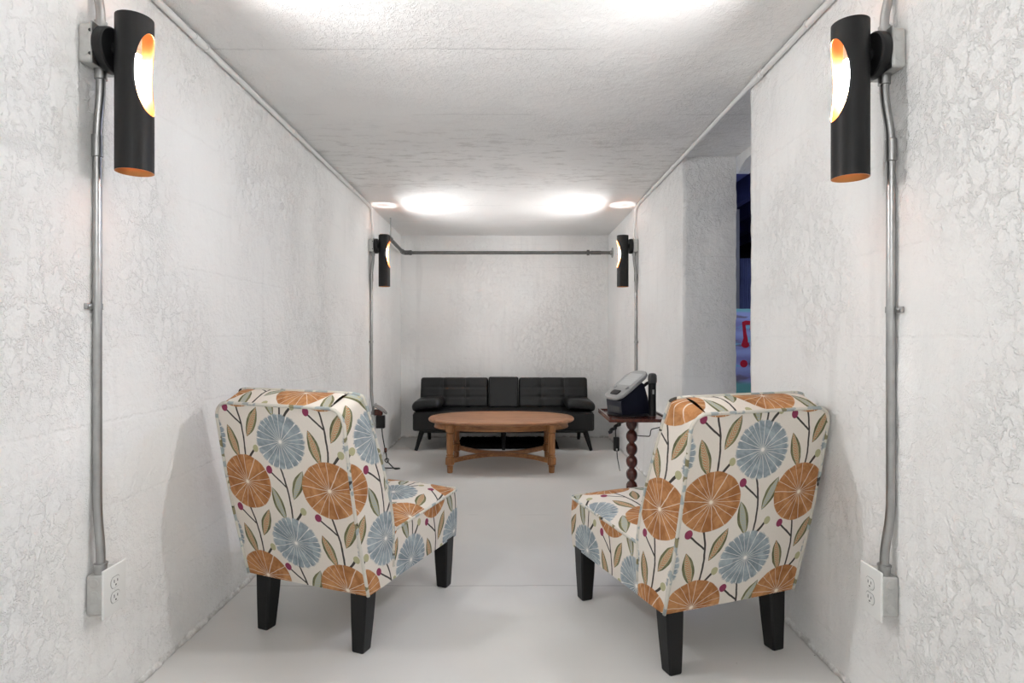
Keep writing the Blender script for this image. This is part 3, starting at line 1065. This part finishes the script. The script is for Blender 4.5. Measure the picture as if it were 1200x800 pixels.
for s, x0, x1 in ((-1, -BW, -.156), (1, .146, BW)):
    w = (x1 - x0) / 2; hg = .150
    v, f = rbox(w, .062, hg, .026, n=(36, 2, 22), k=3, deform=tufted(w, hg, 3, 3, .016))
    M = Matrix.Translation(((x0 + x1) / 2, .20, .478)) @ Matrix.Rotation(-lean, 4, 'X')
    b = mesh('backrest', [M @ p for p in v], f, M_LEATHER, t)
    for ix in (1, 2):
        for iz in (1, 2):
            p = M @ Vector((-w + 2 * w * ix / 3, -.049, -hg + 2 * hg * iz / 3))
            mesh('button', *lathe([(.010, -.002), (.0095, .003), (.006, .005), (.001, .0055)], 14, axis_to((0, -1, .25), p)), M_LEATHER, b)
    for ix in (1, 2):
        xx = -w + 2 * w * ix / 3
        mesh('seam', *tube([M @ Vector((xx, -.0585, zz)) for zz in (-.14, -.05, .05, .135)], .0016, 6), M_LEATHER, b)
v, f = rbox(.147, .060, .152, .018, n=(8, 2, 8), k=3)
M = Matrix.Translation((-.005, .172, .484)) @ Matrix.Rotation(-lean, 4, 'X')
c = mesh('centre_console', [M @ p for p in v], f, M_LEATHER, t)
mesh('seam', *tube([M @ Vector(p) for p in ((-.130, -.0605, -.14), (-.130, -.0605, .136), (.130, -.0605, .136), (.130, -.0605, -.14))], .0018, 6), M_LEATHER, c)
def seatdef(p):
    if p.z > 0:
        fx = (p.x + BW) / (2 * BW) * 7
        d = min(abs(fx - round(fx)), .5) * 2
        p = Vector((p.x, p.y, p.z - .008 * math.exp(-(d / .14) ** 2)))
    return p
v, f = rbox(BW, .265, .086, .022, (0, -.055, .268), n=(70, 6, 3), k=3, deform=seatdef)
mesh('seat', v, f, M_LEATHER, t)
mesh('front_seam', *tube([(-BW + .012, -.3215, .352), (BW - .012, -.3215, .352)], .0025, 6), M_LEATHER, t)
for s in (-1, 1):
    def pil(p, s=s):
        q = Vector(p)
        q.z += .012 * math.cos(q.x / .13 * PI / 2) + .003 * math.sin(q.y * 40)
        return q
    v, f = rbox(.132, .205, .046, .044, n=(8, 10, 1), k=5, deform=pil)
    M = Matrix.Translation((s * .712, -.075, .402)) @ Matrix.Rotation(s * .10, 4, 'Y')
    a = mesh('arm_cushion', [M @ p for p in v], f, M_LEATHER, t)
    mesh('seam', *tube([M @ Vector((x, -.206 + .03 * (abs(x) / .1) ** 4, -.012)) for x in (-.10, -.05, 0, .05, .10)], .002, 6), M_LEATHER, a)
mesh('frame_rail', *box(-.76, .76, -.28, .16, .160, .186, .006), M_BLACKPL, t)
for (x0, y0, x1, y1) in ((-.745, -.255, -.800, -.283), (.745, -.255, .800, -.283), (-.745, .15, -.755, .30), (.745, .15, .755, .30), (0, -.24, 0, -.255)):
    mesh('leg', *tube([(x0, y0, .185), (x1, y1, 0)], [.026, .0155], 14), M_LEG, t, angle=40)

# flat black shag under the sofa
V = []; F = []
random.seed(4)
nx, ny = 90, 36
for j in range(ny + 1):
    for i in range(nx + 1):
        x = -.49 + .95 * i / nx; y = 5.375 + .44 * j / ny
        e = min(i, nx - i, j, ny - j)
        z = (.012 if e == 0 else .030) + (0 if e == 0 else .014 * random.random())
        V.append((x + random.uniform(-.003, .003), y + random.uniform(-.003, .003), 0.0005 if e == 0 else z))
for j in range(ny):
    for i in range(nx):
        a = j * (nx + 1) + i
        F.append((a, a + 1, a + nx + 2, a + nx + 1))
F.append(tuple([i for i in range(nx + 1)] + [j * (nx + 1) + nx for j in range(1, ny + 1)] + [ny * (nx + 1) + i for i in range(nx - 1, -1, -1)] + [j * (nx + 1) for j in range(ny - 1, 0, -1)])[::-1])
o = mesh('shag_mat', V, F, M_RUG, smooth=False)
tag(o, 'flat black shaggy mat lying under the futon sofa', 'mat')

# ------------------------------------------------------------------ oval coffee table
t = thing('coffee_table', 'oval golden oak coffee table with curved stretchers before the sofa', 'table', (-.066, 4.712, 0))
A_, B_, TZ = .588, .356, .392
def sup(a, b, k, e=2.3):
    out = []
    for i in range(k):
        th = 2 * PI * i / k
        c, s_ = math.cos(th), math.sin(th)
        out.append((a * math.copysign(abs(c) ** (2 / e), c), b * math.copysign(abs(s_) ** (2 / e), s_)))
    return out
def oval_stack(rows, n=96):
    """rows: (inset, z); closed solid"""
    V = []; F = []
    for (ins, z) in rows:
        V += [Vector((p[0], p[1], z)) for p in sup(A_ - ins, B_ - ins, n)]
    for i in range(len(rows) - 1):
        for k in range(n):
            l = (k + 1) % n
            F.append((i * n + k, i * n + l, i * n + n + l, i * n + n + k))
    F.append(tuple(range(n))[::-1]); F.append(tuple((len(rows) - 1) * n + k for k in range(n)))
    return V, F
mesh('top', *oval_stack([(.03, TZ - .026), (.010, TZ - .026), (.003, TZ - .022), (0, TZ - .014), (.001, TZ - .007), (.006, TZ - .002), (.012, TZ), (.062, TZ), (.0635, TZ - .002), (.067, TZ - .002), (.0685, TZ)]), M_OAKTOP, t, angle=30)
# apron: oval band
n = 96
V = []; F = []
for (ins, z) in ((.050, TZ - .026), (.050, TZ - .064), (.046, TZ - .066), (.046, TZ - .074), (.068, TZ - .074), (.068, TZ - .026)):
    V += [Vector((p[0], p[1], z)) for p in sup(A_ - ins, B_ - ins, n)]
for i in range(6):
    j = (i + 1) % 6
    for k in range(n):
        l = (k + 1) % n
        F.append((i * n + k, i * n + l, j * n + l, j * n + k))
mesh('apron', V, F, M_OAK, t, angle=30)
LX, LY = .389, .268
prof = [(r_ * .88, z_) for r_, z_ in [(.022, 0), (.025, .004), (.0275, .045), (.031, .049), (.022, .054), (.038, .064), (.0405, .072), (.0405, .112), (.036, .120), (.024, .125), (.035, .130), (.035, .135), (.025, .139), (.031, .15),
        (.0325, .29), (.034, .300), (.024, .304), (.036, .311), (.0375, .316), (.0375, TZ - .026)]]
for sx in (-1, 1):
    for sy in (-1, 1):
        lg = mesh('leg', *lathe(prof, 8, Matrix.Translation((sx * LX, sy * LY, 0)), phase=PI / 8), M_OAKLEG, t, smooth=False)
for sy in (-1, 1):
    V = []; F = []
    m = 28
    for i in range(m + 1):
        q = -1 + 2 * i / m
        x = q * (LX - .02); yc = sy * (.018 + (LY - .018) * abs(q) ** 2.0)
        wv = .017
        for (dy, z) in ((-wv, .075), (wv, .075), (wv, .108), (-wv, .108)):
            V.append(Vector((x, yc + dy, z)))
    for i in range(m):
        for k in range(4):
            l = (k + 1) % 4
            F.append((i * 4 + k, i * 4 + l, i * 4 + 4 + l, i * 4 + 4 + k))
    F += [(0, 1, 2, 3), (m * 4, m * 4 + 3, m * 4 + 2, m * 4 + 1)]
    mesh('stretcher', V, F, M_OAK, t, angle=40)

# ------------------------------------------------------------------ bobbin side table with karaoke machine
TX, TY, TT = .700, 3.32, .600
t = thing('side_table', 'dark mahogany side table with bobbin turned post beside the right chair', 'table', (TX, TY, 0))
mesh('top', *rbox(.162, .200, .009, .004, (0, 0, TT - .009), k=2), M_MAHOG, t, angle=50)
for (x0, x1, y0, y1) in ((-.162, -.150, -.2, .2), (.150, .162, -.2, .2), (-.150, .150, .188, .2)):
    mesh('rim', *box(x0, x1, y0, y1, TT - .001, TT + .008, .002), M_MAHOG, t, angle=50)
pitch = .0722
mesh('neck', *lathe([(.030, TT - .020), (.030, TT - .018), (.045, TT - .0175)][::-1], 20), M_MAHOG, t)
z = TT - .018
k = 0
while z - pitch > .05:
    pr = []
    for i in range(13):
        a = -PI / 2 + PI * i / 12
        pr.append((max(.016, .0325 * math.cos(a) ** .75 if math.cos(a) > 1e-6 else 0), z - pitch / 2 + (pitch / 2) * math.sin(a)))
    b = mesh('bobbin', *lathe(pr, 24), M_MAHOG, t)
    z -= pitch
mesh('plinth', *lathe([(.034, .03), (.040, .034), (.040, z - .01), (.030, z + .002)], 24), M_MAHOG, t, angle=40)
for a in range(4):
    an = a * PI / 2 + PI / 4
    pts = [(.02 * math.cos(an), .02 * math.sin(an), .055), (.09 * math.cos(an), .09 * math.sin(an), .045), (.15 * math.cos(an), .15 * math.sin(an), .016)]
    mesh('foot', *tube(fillet(pts, .04, 4), [.020, .019, .019, .018, .018, .017, .016][:len(fillet(pts, .04, 4))], 10), M_MAHOG, t)

# karaoke machine: local -y is its front, panel slopes back
kt = thing('karaoke_machine', 'black karaoke machine with tilted grey control panel on the mahogany table', 'karaoke machine', (.672, 3.300, TT), math.radians(-64))
tau = math.radians(34)
def kp(a, s_, d=0):
    """point on the sloped panel: a across, s_ up the slope, d out of it"""
    return Vector((a, -.105 + s_ * math.cos(tau) - d * math.sin(tau), .092 + s_ * math.sin(tau) + d * math.cos(tau)))
# body: side profile extruded across
prof = [(-.090, .006), (.108, .006), (.090, .10), (.062, .178), (.050, .185), (-.100, .088)]
V = []; F = []
for (x, ins) in ((-.068, .006), (-.062, 0), (.062, 0), (.068, .006)):
    for (y, z) in prof:
        V.append(Vector((x, y * (1 - ins * 4), z * (1 - ins) )))
m = len(prof)
for i in range(3):
    for k in range(m):
        l = (k + 1) % m
        F.append((i * m + k, i * m + l, i * m + m + l, i * m + m + k))
F += [tuple(range(m))[::-1], tuple(range(3 * m, 4 * m))]
mesh('body', V, F, M_NAVY, kt, angle=30)
def rrect(w, h, r, k=6):
    out = []
    for (cx, cy, a0) in ((w - r, h - r, 0), (-w + r, h - r, PI / 2), (-w + r, -h + r, PI), (w - r, -h + r, 1.5 * PI)):
        for i in range(k + 1):
            a = a0 + PI / 2 * i / k
            out.append((cx + r * math.cos(a), cy + r * math.sin(a)))
    return out
def slab(w, h, r, s0, d0, d1, bev=.003):
    V = []; F = []
    rows = ((bev, d0), (0, d0 + bev), (0, d1 - bev), (bev, d1))
    for (ins, d) in rows:
        for (a, b) in rrect(w - ins, h - ins, r):
            V.append(kp(a, s0 + b, d))
    n = len(rrect(w, h, r))
    for i in range(3):
        for k in range(n):
            l = (k + 1) % n
            F.append((i * n + k, i * n + l, i * n + n + l, i * n + n + k))
    F += [tuple(range(n))[::-1], tuple(range(3 * n, 4 * n))]
    return V, F
mesh('control_panel', *slab(.084, .130, .058, .122, 0, .020, .004), M_GREYPL, kt, angle=30)
sc = mesh('display', *slab(.056, .055, .008, .165, .018, .0212, .001), M_SCREEN, kt, angle=30)
mesh('button_pad', *slab(.036, .020, .012, .040, .018, .025, .003), M_BLACKPL, kt, angle=30)
for a in (-.054, .054):
    mesh('knob', *lathe([(.011, 0), (.011, .006), (.008, .009), (.001, .009)], 16, axis_to((0, -math.sin(tau), math.cos(tau)), kp(a, .085, .019))), M_GREYPL, kt, angle=40)
mesh('speaker_grille', *box(-.052, .052, -.096, -.088, .018, .080, .003), M_DKGREY, kt)
mesh('rear_handle', *tube(fillet([(-.05, .075, .165), (-.05, .125, .19), (-.05, .125, .05), (-.05, .10, .03)], .03, 5), .011, 10), M_BLACKPL, kt)
mesh('rear_handle', *tube(fillet([(.05, .075, .165), (.05, .118, .19), (.05, .118, .05), (.05, .10, .03)], .03, 5), .009, 10), M_BLACKPL, kt)
mesh('base', *lathe([(.110, 0), (.118, .002), (.118, .007), (.108, .011)], 40), M_BLACKPL, kt, angle=40)

mt = thing('microphone', 'black wireless microphone standing upright beside the karaoke machine', 'microphone', (.797, 3.235, TT))
mesh('handle', *lathe([(.0165, 0), (.020, .002), (.0205, .02), (.0195, .10), (.0200, .17), (.0215, .185)], 18), M_BLACKPL, mt, angle=40)
mesh('head', *lathe([(.0215, .185), (.0245, .188), (.0255, .205), (.0245, .226), (.018, .238), (.006, .2405)], 6), M_DKGREY, mt, smooth=False)
mesh('switch', *box(-.005, .005, -.0225, -.018, .125, .150, .001), M_GREYPL, mt)
mesh('cord', *tube(fillet([(.012, .010, .02), (.030, .07, .045), (.042, .11, .03), (.036, .15, .006), (.02, .165, .004), (-.005, .17, .004)], .02, 5), .0035, 8), M_CORD, mt)
ad = thing('power_adapter', 'black power adapter hanging by its cord beneath the mahogany table', 'adapter', (.615, 3.34, .38))
mesh('brick', *rbox(.016, .014, .040, .005, (0, 0, .046), k=2), M_BLACKPL, ad, angle=50)
mesh('label_sticker', *box(-.004, .004, -.0150, -.0138, .012, .022), M_PLATE, ad, smooth=False)
mesh('cord', *tube(fillet([(-.002, 0, .084), (-.006, 0, .12), (.010, .01, .17), (.03, .03, .202)], .03, 5), .003, 8), M_CORD, ad)
mesh('cord_bundle', *tube([(-.045 + .10 * q + .006 * math.sin(q * 26), -.01 + .006 * math.cos(q * 26), .112 + .085 * q) for q in [i / 40 for i in range(41)]], .0095, 8), M_CORD, ad)
mesh('lower_cord', *tube(fillet([(.004, 0, .008), (.006, .004, -.03), (.03, .05, -.12)], .03, 5), .0025, 8), M_CORD, ad)
KI = kt.matrix_basis.inverted()
V, F = (tube(fillet([(.835, 3.20, TT - .0205), (.835, 3.20, .545), (.785, 3.22, .530), (.780, 3.22, .490), (.733, 3.27, .485), (.70, 3.40, .47)], .012, 5), .0028, 8))
mesh('power_cord', [KI @ v for v in V], F, M_CORD, kt)

# ------------------------------------------------------------------ adapters at the far left outlet
ft = thing('outlet_flip_cover', 'grey plastic flip cover propped open over adapters at the far left outlet', 'outlet cover', (XL + .05, 4.56, .452))
V = []; F = []
for j in range(9):
    q = j / 8
    for i in range(7):
        s_ = -1 + 2 * i / 6
        w = .062 * math.sqrt(max(.02, 1 - (q * .98) ** 3))
        V.append(Vector((.005 + .098 * q, s_ * w, .060 - .030 * q - .035 * q * q - .010 * s_ * s_)))
for j in range(8):
    for i in range(6):
        a = j * 7 + i
        F.append((a, a + 1, a + 8, a + 7))
k = len(V)
V += [v - Vector((0, 0, .006)) for v in V[:k]]
F += [tuple(k + i for i in f[::-1]) for f in F]
rim = [i for i in range(7)] + [j * 7 + 6 for j in range(1, 9)] + [56 + i for i in range(5, -1, -1)] + [j * 7 for j in range(7, 0, -1)]
for a, b in zip(rim, rim[1:] + rim[:1]):
    F.append((a, b, k + b, k + a))
M_LID = plain('mid_grey_plastic', (.17, .17, .168), .45)
mesh('lid', V, F, M_LID, ft, angle=50)
mesh('hinge', *tube([(.005, -.05, .058), (.005, .05, .058)], .006, 10), M_GREYPL, ft)
pb_ = thing('plug_adapter', 'small brown plug adapter in the far left outlet under the grey flip cover', 'adapter', (XL + .052, 4.58, .421))
mesh('housing', *rbox(.030, .022, .024, .005, (.030, 0, .024), k=2), M_MAHOG, pb_, angle=50)
mesh('prong_face', *rbox(.004, .017, .019, .003, (.002, 0, .024), k=2), M_BLACKPL, pb_, angle=50)
pa = thing('power_adapter', 'black plug adapter in the far left outlet with cord trailing to the floor', 'adapter', (XL + .052, 4.60, .30))
mesh('brick', *rbox(.034, .022, .050, .006, (.045, -.02, .070), k=2), M_BLACKPL, pa, angle=50)
mesh('cord', *tube(fillet([(.055, -.02, .022), (.060, -.02, -.04), (.075, -.02, -.12), (.092, -.02, -.20), (.098, -.04, -.235), (.165, -.06, -.2965), (.205, -.02, -.2965), (.12, -.015, -.2965), (.02, -.01, -.2965)], .02, 5), .0045, 8), M_CORD, pa)
mesh('cord_tie', *lathe([(.004, -.02), (.011, -.014), (.012, .014), (.004, .02)], 10, Matrix.Translation((.084, -.02, -.155))), M_MAHOG, pa)
mesh('cord_knot', *tube([(.098 + .014 * math.cos(a), -.04 + .01 * math.sin(2 * a), -.232 + .016 * math.sin(a)) for a in [i * PI / 8 for i in range(16)]], .004, 8, closed=True), M_CORD, pa)
